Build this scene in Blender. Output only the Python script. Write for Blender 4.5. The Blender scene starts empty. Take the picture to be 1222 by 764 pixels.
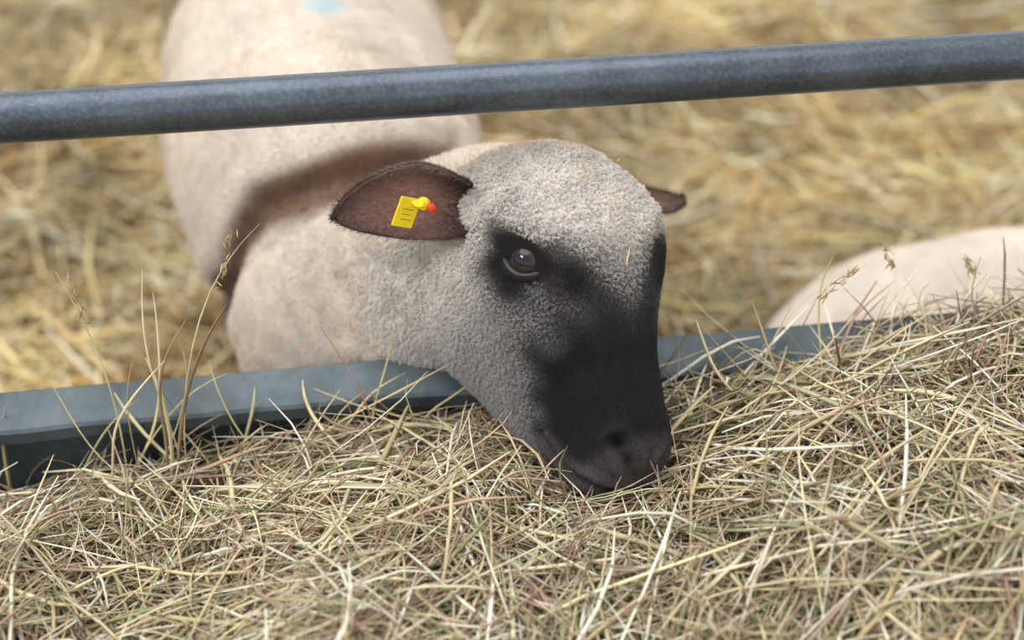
import bpy, math, random
import numpy as np
from mathutils import Vector, Matrix, noise
from mathutils.kdtree import KDTree
from mathutils.bvhtree import BVHTree

rng = np.random.default_rng(7)
random.seed(7)
scene = bpy.context.scene
COL = scene.collection
scene.view_settings.view_transform = 'Standard'

def s2l(c):
    c = np.array(c, float) / 255.0
    return np.where(c <= 0.04045, c / 12.92, ((c + 0.055) / 1.055) ** 2.4)

def sstep(a, b, x):
    t = np.clip((x - a) / (b - a), 0, 1)
    return t * t * (3 - 2 * t)

def norm(v):
    v = np.asarray(v, float)
    return v / (np.linalg.norm(v, axis=-1, keepdims=True) + 1e-12)

class SN:
    def __init__(self, freq, n=14, seed=0):
        r = np.random.default_rng(seed)
        d = norm(r.normal(size=(n, 3)))
        self.k = d * freq * r.uniform(0.6, 1.5, (n, 1))
        self.p = r.uniform(0, 6.28, n)
        self.n = n
    def __call__(self, P):
        return np.sin(P @ self.k.T + self.p).sum(1) / math.sqrt(self.n / 2.0) * 0.7

def mesh_obj(name, verts, faces, mat=None, smooth=True, parent=None):
    me = bpy.data.meshes.new(name)
    me.from_pydata([tuple(v) for v in verts], [], faces)
    me.update()
    ob = bpy.data.objects.new(name, me)
    COL.objects.link(ob)
    if mat: me.materials.append(mat)
    if smooth:
        me.polygons.foreach_set('use_smooth', [True] * len(me.polygons))
    if parent: ob.parent = parent
    return ob

def set_col(me, cols, domain='POINT'):
    a = me.attributes.new('col', 'FLOAT_COLOR', domain)
    c = np.ones((len(cols), 4), np.float32)
    c[:, :3] = cols
    a.data.foreach_set('color', c.ravel())

def empty(name, loc=(0, 0, 0)):
    e = bpy.data.objects.new(name, None)
    e.location = loc
    e.empty_display_size = 0.05
    COL.objects.link(e)
    return e

# ---------------------------------------------------------------- materials
def mat_attr(name, rough=0.8, spec=0.3, noise_scale=None, noise_amt=0.2, sheen=0, bump=0, trans=0):
    m = bpy.data.materials.new(name); m.use_nodes = True
    nt = m.node_tree; b = nt.nodes['Principled BSDF']
    at = nt.nodes.new('ShaderNodeAttribute'); at.attribute_name = 'col'
    out = at.outputs['Color']
    if noise_scale:
        tc = nt.nodes.new('ShaderNodeTexCoord')
        nz = nt.nodes.new('ShaderNodeTexNoise'); nz.inputs['Scale'].default_value = noise_scale
        nz.inputs['Detail'].default_value = 4
        nt.links.new(tc.outputs['Object'], nz.inputs['Vector'])
        mr = nt.nodes.new('ShaderNodeMapRange')
        mr.inputs['To Min'].default_value = 1 - noise_amt
        mr.inputs['To Max'].default_value = 1 + noise_amt
        nt.links.new(nz.outputs['Fac'], mr.inputs['Value'])
        vm = nt.nodes.new('ShaderNodeVectorMath'); vm.operation = 'SCALE'
        nt.links.new(out, vm.inputs[0]); nt.links.new(mr.outputs['Result'], vm.inputs['Scale'])
        out = vm.outputs['Vector']
        if bump:
            bp = nt.nodes.new('ShaderNodeBump'); bp.inputs['Strength'].default_value = bump
            bp.inputs['Distance'].default_value = 0.002
            nt.links.new(nz.outputs['Fac'], bp.inputs['Height'])
            nt.links.new(bp.outputs['Normal'], b.inputs['Normal'])
    nt.links.new(out, b.inputs['Base Color'])
    b.inputs['Roughness'].default_value = rough
    b.inputs['Specular IOR Level'].default_value = spec
    if sheen: b.inputs['Sheen Weight'].default_value = sheen
    if trans:
        tr = nt.nodes.new('ShaderNodeBsdfTranslucent'); nt.links.new(out, tr.inputs['Color'])
        mx = nt.nodes.new('ShaderNodeMixShader'); mx.inputs[0].default_value = trans
        nt.links.new(b.outputs[0], mx.inputs[1]); nt.links.new(tr.outputs[0], mx.inputs[2])
        nt.links.new(mx.outputs[0], nt.nodes['Material Output'].inputs['Surface'])
    return m

def mat_plain(name, rgb, rough=0.5, metal=0.0, spec=0.5):
    m = bpy.data.materials.new(name); m.use_nodes = True
    nt = m.node_tree; b = nt.nodes['Principled BSDF']
    tc = nt.nodes.new('ShaderNodeTexCoord')
    nz = nt.nodes.new('ShaderNodeTexNoise'); nz.inputs['Scale'].default_value = 200
    nt.links.new(tc.outputs['Object'], nz.inputs['Vector'])
    mx = nt.nodes.new('ShaderNodeMix'); mx.data_type = 'RGBA'
    l = s2l(rgb)
    mx.inputs['A'].default_value = (*(l * 0.85), 1); mx.inputs['B'].default_value = (*np.minimum(l * 1.15, 1), 1)
    nt.links.new(nz.outputs['Fac'], mx.inputs['Factor'])
    nt.links.new(mx.outputs['Result'], b.inputs['Base Color'])
    b.inputs['Roughness'].default_value = rough
    b.inputs['Metallic'].default_value = metal
    b.inputs['Specular IOR Level'].default_value = spec
    return m

def mat_metal(name, c1, c2, c3, metal=0.55, rough=0.42, speck=.4, big=9, fine=160):
    m = bpy.data.materials.new(name); m.use_nodes = True
    nt = m.node_tree; b = nt.nodes['Principled BSDF']
    tc = nt.nodes.new('ShaderNodeTexCoord')
    n1 = nt.nodes.new('ShaderNodeTexNoise'); n1.inputs['Scale'].default_value = big; n1.inputs['Detail'].default_value = 10
    n1.inputs['Roughness'].default_value = .65
    n2 = nt.nodes.new('ShaderNodeTexNoise'); n2.inputs['Scale'].default_value = fine; n2.inputs['Detail'].default_value = 5
    for n in (n1, n2): nt.links.new(tc.outputs['Object'], n.inputs['Vector'])
    r1 = nt.nodes.new('ShaderNodeValToRGB')
    r1.color_ramp.elements[0].position = 0.35; r1.color_ramp.elements[0].color = (*s2l(c1), 1)
    r1.color_ramp.elements[1].position = 0.68; r1.color_ramp.elements[1].color = (*s2l(c2), 1)
    nt.links.new(n1.outputs['Fac'], r1.inputs['Fac'])
    r2 = nt.nodes.new('ShaderNodeValToRGB')
    r2.color_ramp.elements[0].position = 0.45; r2.color_ramp.elements[0].color = (0, 0, 0, 1)
    r2.color_ramp.elements[1].position = 0.8; r2.color_ramp.elements[1].color = (speck, speck, speck, 1)
    nt.links.new(n2.outputs['Fac'], r2.inputs['Fac'])
    mx = nt.nodes.new('ShaderNodeMix'); mx.data_type = 'RGBA'
    nt.links.new(r2.outputs['Color'], mx.inputs['Factor'])
    nt.links.new(r1.outputs['Color'], mx.inputs['A'])
    mx.inputs['B'].default_value = (*s2l(c3), 1)
    nt.links.new(mx.outputs['Result'], b.inputs['Base Color'])
    mr = nt.nodes.new('ShaderNodeMapRange'); mr.inputs['To Min'].default_value = rough - 0.08; mr.inputs['To Max'].default_value = rough + 0.12
    nt.links.new(n2.outputs['Fac'], mr.inputs['Value']); nt.links.new(mr.outputs['Result'], b.inputs['Roughness'])
    bp = nt.nodes.new('ShaderNodeBump'); bp.inputs['Strength'].default_value = 0.1; bp.inputs['Distance'].default_value = 0.001
    nt.links.new(n2.outputs['Fac'], bp.inputs['Height']); nt.links.new(bp.outputs['Normal'], b.inputs['Normal'])
    b.inputs['Metallic'].default_value = metal
    return m

M_skin = mat_attr('sheep_skin', 0.85, 0.15, 420, 0.22, bump=0.5)
M_wool = mat_attr('sheep_wool_fibre', 0.9, 0.12)
M_fur = mat_attr('sheep_face_hair', 0.55, 0.3)
M_ear = mat_attr('ear_skin', 0.7, 0.25, 250, 0.25, bump=0.3)
M_hay = mat_attr('hay_stems', 0.55, 0.4, 60, 0.18, trans=.15)
M_straw = mat_attr('straw_stems', 0.6, 0.35, 40, 0.15, trans=.15)
M_pipe = mat_metal('galvanised_pipe', (60, 69, 78), (86, 95, 105), (126, 134, 141), 0.6, 0.32, .3, 14, 260)
M_trough = mat_metal('galvanised_sheet', (52, 61, 66), (94, 106, 113), (66, 74, 66), 0.35, 0.38, .7, 8, 90)
M_lid = mat_plain('eyelid_skin', (24, 19, 18), 0.5)
M_duct = mat_plain('tear_corner', (130, 92, 84), 0.3)
M_tagy = mat_plain('tag_yellow', (240, 214, 30), 0.4)
M_tagr = mat_plain('tag_red', (210, 62, 30), 0.4)
M_tagk = mat_plain('tag_print', (110, 98, 40), 0.6)

def mat_eye():
    m = bpy.data.materials.new('sheep_eye'); m.use_nodes = True
    nt = m.node_tree; b = nt.nodes['Principled BSDF']
    at = nt.nodes.new('ShaderNodeAttribute'); at.attribute_name = 'col'
    nt.links.new(at.outputs['Color'], b.inputs['Base Color'])
    b.inputs['Roughness'].default_value = 0.04
    b.inputs['Specular IOR Level'].default_value = 0.42
    return m
M_eye = mat_eye()

# ---------------------------------------------------------------- lofts
def loft(path, nseg=28, up=(0, 0, 1)):
    P = np.array([p[:3] for p in path], float)
    R = np.array([p[3:5] for p in path], float)
    def cr(A, t):
        n = len(A); i = min(int(t), n - 2); f = t - i
        p0 = A[max(i - 1, 0)]; p1 = A[i]; p2 = A[i + 1]; p3 = A[min(i + 2, n - 1)]
        return 0.5 * ((2 * p1) + (-p0 + p2) * f + (2 * p0 - 5 * p1 + 4 * p2 - p3) * f * f + (-p0 + 3 * p1 - 3 * p2 + p3) * f ** 3)
    T = np.linspace(0, len(P) - 1, (len(P) - 1) * 5 + 1)
    PP = np.array([cr(P, t) for t in T]); RR = np.maximum(np.array([cr(R, t) for t in T]), 0.002)
    tan = norm(np.gradient(PP, axis=0))
    up = np.array(up, float)
    th = np.linspace(0, 2 * math.pi, nseg, endpoint=False)
    V = []; F = []
    for p, r, t in zip(PP, RR, tan):
        s = norm(np.cross(t, up)); u = np.cross(s, t)
        for a in th:
            V.append(p + s * r[0] * math.cos(a) + u * r[1] * math.sin(a))
    n = len(PP)
    for i in range(n - 1):
        for j in range(nseg):
            k = (j + 1) % nseg
            F.append((i * nseg + j, i * nseg + k, (i + 1) * nseg + k, (i + 1) * nseg + j))
    V.append(PP[0]); V.append(PP[-1])
    c0 = len(V) - 2; c1 = len(V) - 1
    for j in range(nseg):
        k = (j + 1) % nseg
        F.append((c0, k, j)); F.append((c1, (n - 1) * nseg + j, (n - 1) * nseg + k))
    return np.array(V), F

# a (poll->nose), top, bottom, half width, mid, exponent
HEAD = [(-.030, -.03, -.10, .03, -.06, 2.2), (-.022, -.008, -.125, .05, -.06, 2.2), (-.008, .012, -.155, .067, -.055, 2.3), (.015, .030, -.175, .078, -.05, 2.4), (.045, .044, -.190, .084, -.042, 2.6),
        (.075, .049, -.196, .086, -.036, 2.7), (.105, .045, -.193, .081, -.036, 2.6), (.135, .033, -.183, .070, -.042, 2.4),
        (.165, .020, -.168, .059, -.050, 2.3), (.195, .009, -.150, .049, -.056, 2.3), (.225, .000, -.133, .042, -.059, 2.3),
        (.245, -.006, -.120, .040, -.058, 2.4), (.258, -.013, -.110, .038, -.058, 2.4), (.268, -.024, -.100, .032, -.060, 2.3), (.275, -.038, -.088, .020, -.062, 2.2)]

def head_loft(O, A, L, D, nseg=44):
    H = np.array(HEAD)
    T = np.linspace(0, len(H) - 1, (len(H) - 1) * 4 + 1)
    HH = np.array([[np.interp(t, range(len(H)), H[:, k]) for k in range(6)] for t in T])
    V = []; F = []
    for a, tp, bt, w, md, ex in HH:
        e = 2 / ex
        for th in np.linspace(0, 2 * math.pi, nseg, endpoint=False):
            c, s = math.cos(th), math.sin(th)
            l = w * math.copysign(abs(c) ** e, c)
            if s >= 0: d = md + (tp - md) * abs(s) ** e
            else:
                d = md - (md - bt) * abs(s) ** e
                l *= (1 - 0.22 * s * s)
            V.append(O + A * a + L * l + D * d)
    n = len(HH)
    for i in range(n - 1):
        for j in range(nseg):
            k = (j + 1) % nseg
            F.append((i * nseg + j, i * nseg + k, (i + 1) * nseg + k, (i + 1) * nseg + j))
    V.append(O + A * HH[0, 0] + D * HH[0, 4]); V.append(O + A * (HH[-1, 0] + .003) + D * HH[-1, 4])
    c0 = len(V) - 2; c1 = len(V) - 1
    for j in range(nseg):
        k = (j + 1) % nseg
        F.append((c0, k, j)); F.append((c1, (n - 1) * nseg + j, (n - 1) * nseg + k))
    return np.array(V), F

def join(parts):
    V = []; F = []; o = 0
    for v, f in parts:
        V.append(v); F += [tuple(i + o for i in q) for q in f]; o += len(v)
    return np.concatenate(V), F

def arrays(me):
    n = len(me.vertices); co = np.empty(n * 3); me.vertices.foreach_get('co', co)
    me.calc_loop_triangles()
    t = np.empty(len(me.loop_triangles) * 3, int); me.loop_triangles.foreach_get('vertices', t)
    co = co.reshape(-1, 3); t = t.reshape(-1, 3)
    return co, t

def vnormals(co, t):
    fn = np.cross(co[t[:, 1]] - co[t[:, 0]], co[t[:, 2]] - co[t[:, 0]])
    vn = np.zeros_like(co)
    for k in range(3): np.add.at(vn, t[:, k], fn)
    return norm(vn)

def scatter(co, t, vn, dens, N):
    ar = np.linalg.norm(np.cross(co[t[:, 1]] - co[t[:, 0]], co[t[:, 2]] - co[t[:, 0]]), axis=1)
    w = ar * dens[t].mean(1); w = w / w.sum()
    f = rng.choice(len(t), N, p=w)
    r1 = np.sqrt(rng.random(N)); r2 = rng.random(N)
    b = np.stack([1 - r1, r1 * (1 - r2), r1 * r2], 1)
    P = (co[t[f]] * b[:, :, None]).sum(1); Nn = norm((vn[t[f]] * b[:, :, None]).sum(1))
    return P, Nn

def hair_obj(name, root, dirs, length, radius, cols, curl=0.0, curlfreq=1.0, clump=None, clump_amt=0.0, npt=5, parent=None, mat=None):
    N = len(root)
    length = np.broadcast_to(length, (N,)); radius = np.broadcast_to(radius, (N,)); curl = np.broadcast_to(curl, (N,))
    rv = rng.normal(size=(N, 3)); s = norm(np.cross(dirs, rv)); u = np.cross(dirs, s)
    pts = np.empty((N, npt, 3))
    ph = rng.uniform(0, 6.28, N)
    tips = root + dirs * length[:, None]
    if clump is not None:
        kd = KDTree(len(clump[0]))
        for i, p in enumerate(clump[0]): kd.insert(p, i)
        kd.balance()
        idx = np.array([kd.find(p)[1] for p in root])
        ct = clump[0][idx] + clump[1][idx] * length[:, None]
        cols = cols * clump[2][idx][:, None]
    for k in range(npt):
        t = k / (npt - 1)
        base = root + dirs * (length * t)[:, None]
        if clump is not None:
            base = base + (ct - tips) * (clump_amt * t ** 1.3)
        ang = ph + t * 6.28 * curlfreq
        off = (s * np.cos(ang)[:, None] + u * np.sin(ang)[:, None] - s * np.cos(ph)[:, None] - u * np.sin(ph)[:, None]) * (curl * min(1, t * 2))[:, None]
        pts[:, k] = base + off
    hc = bpy.data.hair_curves.new(name)
    hc.add_curves([npt] * N)
    hc.attributes['position'].data.foreach_set('vector', pts.astype(np.float32).ravel())
    ra = hc.attributes.get('radius') or hc.attributes.new('radius', 'FLOAT', 'POINT')
    tt = np.linspace(1, 0.45, npt)
    ra.data.foreach_set('value', (radius[:, None] * tt[None]).astype(np.float32).ravel())
    ca = hc.attributes.new('col', 'FLOAT_COLOR', 'CURVE')
    c = np.ones((N, 4), np.float32); c[:, :3] = np.clip(cols, 0, 1)
    ca.data.foreach_set('color', c.ravel())
    hc.materials.append(mat or M_wool)
    ob = bpy.data.objects.new(name, hc); COL.objects.link(ob)
    if parent: ob.parent = parent
    return ob

EYE = (.095, .0615, .001)

def seg_dist(Q, pts):
    pts = np.array(pts, float); best = np.full(len(Q), 1e9)
    for a, b in zip(pts[:-1], pts[1:]):
        ab = b - a; t = np.clip(((Q - a) @ ab) / (ab @ ab), 0, 1)
        best = np.minimum(best, np.linalg.norm(Q - (a + t[:, None] * ab), axis=1))
    return best

n_fine = SN(620, 24, 3); n_mid = SN(160, 16, 4); n_low = SN(35, 12, 5); n_vlow = SN(12, 10, 6)

C_WOOL = s2l((224, 217, 208)); C_BODY = s2l((212, 199, 184)); C_GREY = s2l((154, 151, 151))
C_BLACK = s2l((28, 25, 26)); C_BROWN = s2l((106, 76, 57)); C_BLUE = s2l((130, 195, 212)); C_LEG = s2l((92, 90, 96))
MOUTH = [(.291, -.056, 0), (.266, -.066, 0), (.245, -.080, 0), (.209, -.088, 0)]

def headmask(q):
    return (q[:, 0] > -.03) & (np.abs(q[:, 1]) < .1) & (q[:, 2] > -.22) & (q[:, 2] < .08)

def headsoft(q):
    al = np.abs(q[:, 1])
    s = sstep(-.03, .025, q[:, 0]) * sstep(-.22, -.185, q[:, 2]) * (1 - sstep(.088, .10, al))
    return s * headmask(q)

def colour_at(P, q, jitter=True, crease=None, blue=None):
    N = len(P)
    m = headmask(q).astype(float)
    al = np.abs(q[:, 1])
    q2 = np.stack([q[:, 0], al, q[:, 2]], 1)
    nz = n_mid(P) * .005 + n_low(P) * .006
    a0 = .155 + .85 * np.maximum(0, -q[:, 2] - .030) + 1.2 * np.maximum(0, -q[:, 2] - .10)
    Bm = sstep(-.060, .022, q[:, 0] - a0 + nz)
    de = np.minimum(seg_dist(q2, [(.076, .074, .000), (.098, .072, .010), (.120, .050, .026)]), seg_dist(q2, [(.088, .080, -.014), (.108, .074, -.010)]))
    Be = (1 - sstep(.006, .043, de + nz * .6))
    dl = np.minimum(seg_dist(q2, [(.120, .048, .026), (.145, .030, .026), (.17, .02, .02)]), seg_dist(q2, [(.112, .058, .012), (.150, .048, -.002)]) + .008)
    Bl = (1 - sstep(-.002, .036, dl + nz * .8)) * .82
    B = np.clip(1 - (1 - Bm) * (1 - Be) * (1 - Bl), 0, 1) * m
    hb = headsoft(q)
    grey = sstep(.05, .14, q[:, 0] - .6 * np.maximum(0, q[:, 2]) + nz) * hb * .85
    if jitter:
        r = rng.random(N)
        B = np.clip(B + (r - .5) * 1.3 * np.sin(np.pi * np.clip(B, 0, 1)), 0, 1)
    wool = C_WOOL[None] * hb[:, None] + C_BODY[None] * (1 - hb[:, None])
    c = wool * (1 + .06 * n_low(P) + .05 * n_mid(P))[:, None]
    c = c * (1 - grey[:, None]) + C_GREY[None] * grey[:, None]
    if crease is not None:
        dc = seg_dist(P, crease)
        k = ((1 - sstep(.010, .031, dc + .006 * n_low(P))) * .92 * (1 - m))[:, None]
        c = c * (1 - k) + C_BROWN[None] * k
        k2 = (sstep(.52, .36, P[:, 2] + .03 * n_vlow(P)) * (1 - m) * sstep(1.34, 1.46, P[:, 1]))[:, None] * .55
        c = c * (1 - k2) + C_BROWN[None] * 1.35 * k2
    if blue is not None:
        k = (1 - sstep(.010, .034, np.linalg.norm(P - np.array(blue), axis=1) + .008 * n_low(P)))[:, None] * .5
        c = c * (1 - k) + C_BLUE[None] * k
    leg = (sstep(.30, .22, P[:, 2]) * (1 - m) if crease is not None else 0 * P[:, 2])[:, None]
    c = c * (1 - leg) + C_LEG[None] * leg
    hoof = (sstep(.05, .042, P[:, 2]) * (1 - m) if crease is not None else 0 * P[:, 2])[:, None]
    c = c * (1 - hoof) + s2l((30, 28, 30)) * hoof
    c = c * (1 - B[:, None]) + C_BLACK[None] * B[:, None]
    if jitter:
        c = c * rng.uniform(.85, 1.12, (N, 1))
    return np.clip(c, 0, 1), B, m

def ear(parent, base, E, N_, length, width):
    E = norm(np.array(E, float)); N_ = np.array(N_, float); N_ = norm(N_ - E * (N_ @ E)); W = np.cross(N_, E)
    nu, nv = 28, 21
    V = []; C = []; F = []
    for i in range(nu):
        u = i / (nu - 1)
        w = width * (0.62 + 0.38 * math.sin(min(1, u / .36) * math.pi / 2)) * max(0.0, 1 - max(0, (u - .36) / .64) ** 1.8) ** .78 + .0006
        for j in range(nv):
            v = -1 + 2 * j / (nv - 1)
            cup = (0.62 - .35 * u) * w * (abs(v) ** 2.0) - .004 * math.sin(u * 3.14)
            cup += max(0, .35 - u) * .05 * abs(v) ** 2
            lat = w * math.sin(v * (1.25)) / math.sin(1.25)
            p = base + E * (length * u + .002 * math.sin(v * 5 + u * 7)) + W * (lat + .010 * u * u - .006 * math.sin(u * 3.14)) + N_ * (cup - .012 * u * u)
            V.append(p)
            inner = (1 - abs(v) ** 1.5) * (1 - u ** 2)
            c = s2l((80, 63, 57)) * (1 - inner) + s2l((168, 126, 114)) * inner
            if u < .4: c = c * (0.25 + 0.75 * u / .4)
            C.append(c)
    for i in range(nu - 1):
        for j in range(nv - 1):
            F.append((i * nv + j, (i + 1) * nv + j, (i + 1) * nv + j + 1, i * nv + j + 1))
    V = np.array(V); nb = len(V)
    co = V; t = np.array([(f[0], f[1], f[2]) for f in F] + [(f[0], f[2], f[3]) for f in F])
    vn = vnormals(co, t)
    if (vn.mean(0) @ N_) < 0: vn = -vn
    B = V - vn * .0028
    VV = np.concatenate([V, B]); CC = C + [s2l((60, 50, 46))] * nb
    FF = list(F) + [tuple(nb + k for k in reversed(f)) for f in F]
    edge = [i * nv for i in range(nu)] + [(nu - 1) * nv + j for j in range(1, nv)] + [i * nv + nv - 1 for i in range(nu - 2, -1, -1)]
    for a, b in zip(edge[:-1], edge[1:]): FF.append((a, b, nb + b, nb + a))
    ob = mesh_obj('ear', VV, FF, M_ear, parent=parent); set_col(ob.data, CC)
    co2 = VV; t2 = np.array([(f[0], f[1], f[2]) for f in FF] + [(f[0], f[2], f[3]) for f in FF])
    vn2 = np.concatenate([vn, -vn])
    P, Nn = scatter(co2, t2, vn2, np.ones(len(co2)), 11000)
    uu = (P - base) @ E / length
    vv = np.abs((P - base) @ W) / width
    k = np.clip((1 - vv ** 2) * (1 - uu) * 1.3 * sstep(0, .4, uu), 0, 1)[:, None] * (Nn @ N_ > 0)[:, None]
    cc = s2l((84, 67, 60)) * (1 - k) + s2l((196, 156, 142)) * k
    edgek = (sstep(.70, 1.0, vv) * .6)[:, None]
    cc = cc * (1 - edgek) + s2l((160, 140, 126)) * edgek
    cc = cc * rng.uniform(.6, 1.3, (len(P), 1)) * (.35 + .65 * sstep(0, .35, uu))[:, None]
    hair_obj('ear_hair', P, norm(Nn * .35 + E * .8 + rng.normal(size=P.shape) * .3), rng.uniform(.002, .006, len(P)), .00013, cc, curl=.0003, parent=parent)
    return ob, W

def eye_axes(A, L, D, side):
    out = norm(L * side * .84 + D * .50 + A * .14)
    tx = norm(A * .55 + D * .62); tx = norm(tx - out * (tx @ out)); ty = np.cross(out, tx)
    if ty @ (D - A) < 0: ty = -ty
    return out, tx, ty

def eye(parent, O, A, L, D, side):
    a, l, d = EYE
    c = O + A * a + L * (l * side) + D * d
    out, tx, ty = eye_axes(A, L, D, side)
    R = .0172
    V = []; C = []; F = []
    nu, nv = 48, 64
    for i in range(nu + 1):
        th = math.pi * i / nu
        for j in range(nv):
            ph = 2 * math.pi * j / nv
            lx = math.sin(th) * math.cos(ph); ly = math.sin(th) * math.sin(ph); lz = math.cos(th)
            bul = 1 + .05 * max(0, lz - .75) / .25
            V.append(c + R * bul * (tx * lx + ty * ly + out * lz))
            rr = math.hypot(lx, ly)
            if lz < 0 or rr > .82: col = s2l((104, 84, 76))
            elif (lx / .50) ** 2 + (ly / .26) ** 2 < 1: col = s2l((3, 5, 12))
            else: col = s2l((46, 33, 27)) * (1.1 - .7 * rr) + s2l((16, 22, 38)) * .4
            C.append(col)
    for i in range(nu):
        for j in range(nv):
            k = (j + 1) % nv
            F.append((i * nv + j, (i + 1) * nv + j, (i + 1) * nv + k, i * nv + k))
    ob = mesh_obj('eyeball', V, F, M_eye, parent=parent); set_col(ob.data, C)
    IY0, IY1, IX = .0128, .0106, .0168
    def lid(cx, sy, t):
        iy = np.where(sy > 0, IY0, IY1) * sy * (1 - .3 * cx * cx); ix = IX * cx
        x = ix + (.0300 * cx - ix) * t; y = iy + (.0250 * sy - iy) * t
        h = np.sqrt(np.maximum((R * 1.05 + .0006) ** 2 - (ix * ix + iy * iy), 1e-7)); te = t ** 1.3
        hh = h * (1 - te) - .0020 * te + np.where(sy > 0, .0020, .0013) * np.sin(np.minimum(1, t * 2.6) * np.pi) + .0016 * np.sin(t * np.pi)
        return c + tx * np.asarray(x)[..., None] + ty * np.asarray(y)[..., None] + out * np.asarray(hh)[..., None]
    V = []; F = []; ns, nf = 14, 72
    ph = np.linspace(0, 2 * np.pi, nf, endpoint=False)
    for s in range(ns):
        V += list(lid(np.cos(ph), np.sin(ph), np.full(nf, s / (ns - 1))))
    for s in range(ns - 1):
        for j in range(nf):
            k = (j + 1) % nf
            F.append((s * nf + j, s * nf + k, (s + 1) * nf + k, (s + 1) * nf + j))
    o = len(V)
    for j in range(nf):
        V.append(c + (V[j] - c) * .93)
    for j in range(nf):
        k = (j + 1) % nf
        F.append((o + j, o + k, k, j))
    mesh_obj('eyelids', V, F, M_lid, parent=parent)
    duct = loft([tuple(c + tx * .0136 + out * .0112 - ty * .001) + (.001, .001), tuple(c + tx * .0156 + out * .0102 - ty * .0012) + (.0028, .0022), tuple(c + tx * .0182 + out * .0084 - ty * .0016) + (.001, .001)], 12)
    mesh_obj('tear_corner', duct[0], duct[1], M_duct, parent=parent)
    n = 2600
    ph = rng.uniform(0, 6.283, n); t = rng.uniform(.14, 1, n)
    cx, sy = np.cos(ph), np.sin(ph)
    P = lid(cx, sy, t)
    dr = norm(out * .45 + tx * cx[:, None] * .95 + ty * sy[:, None] * .95 + rng.normal(size=(n, 3)) * .15)
    cc = np.tile(C_BLACK, (n, 1)) * rng.uniform(.7, 1.8, (n, 1))
    hair_obj('lid_hair', P, dr, rng.uniform(.0018, .003, n), .00011, cc, curl=.0001, npt=4, parent=parent, mat=M_fur)

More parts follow.
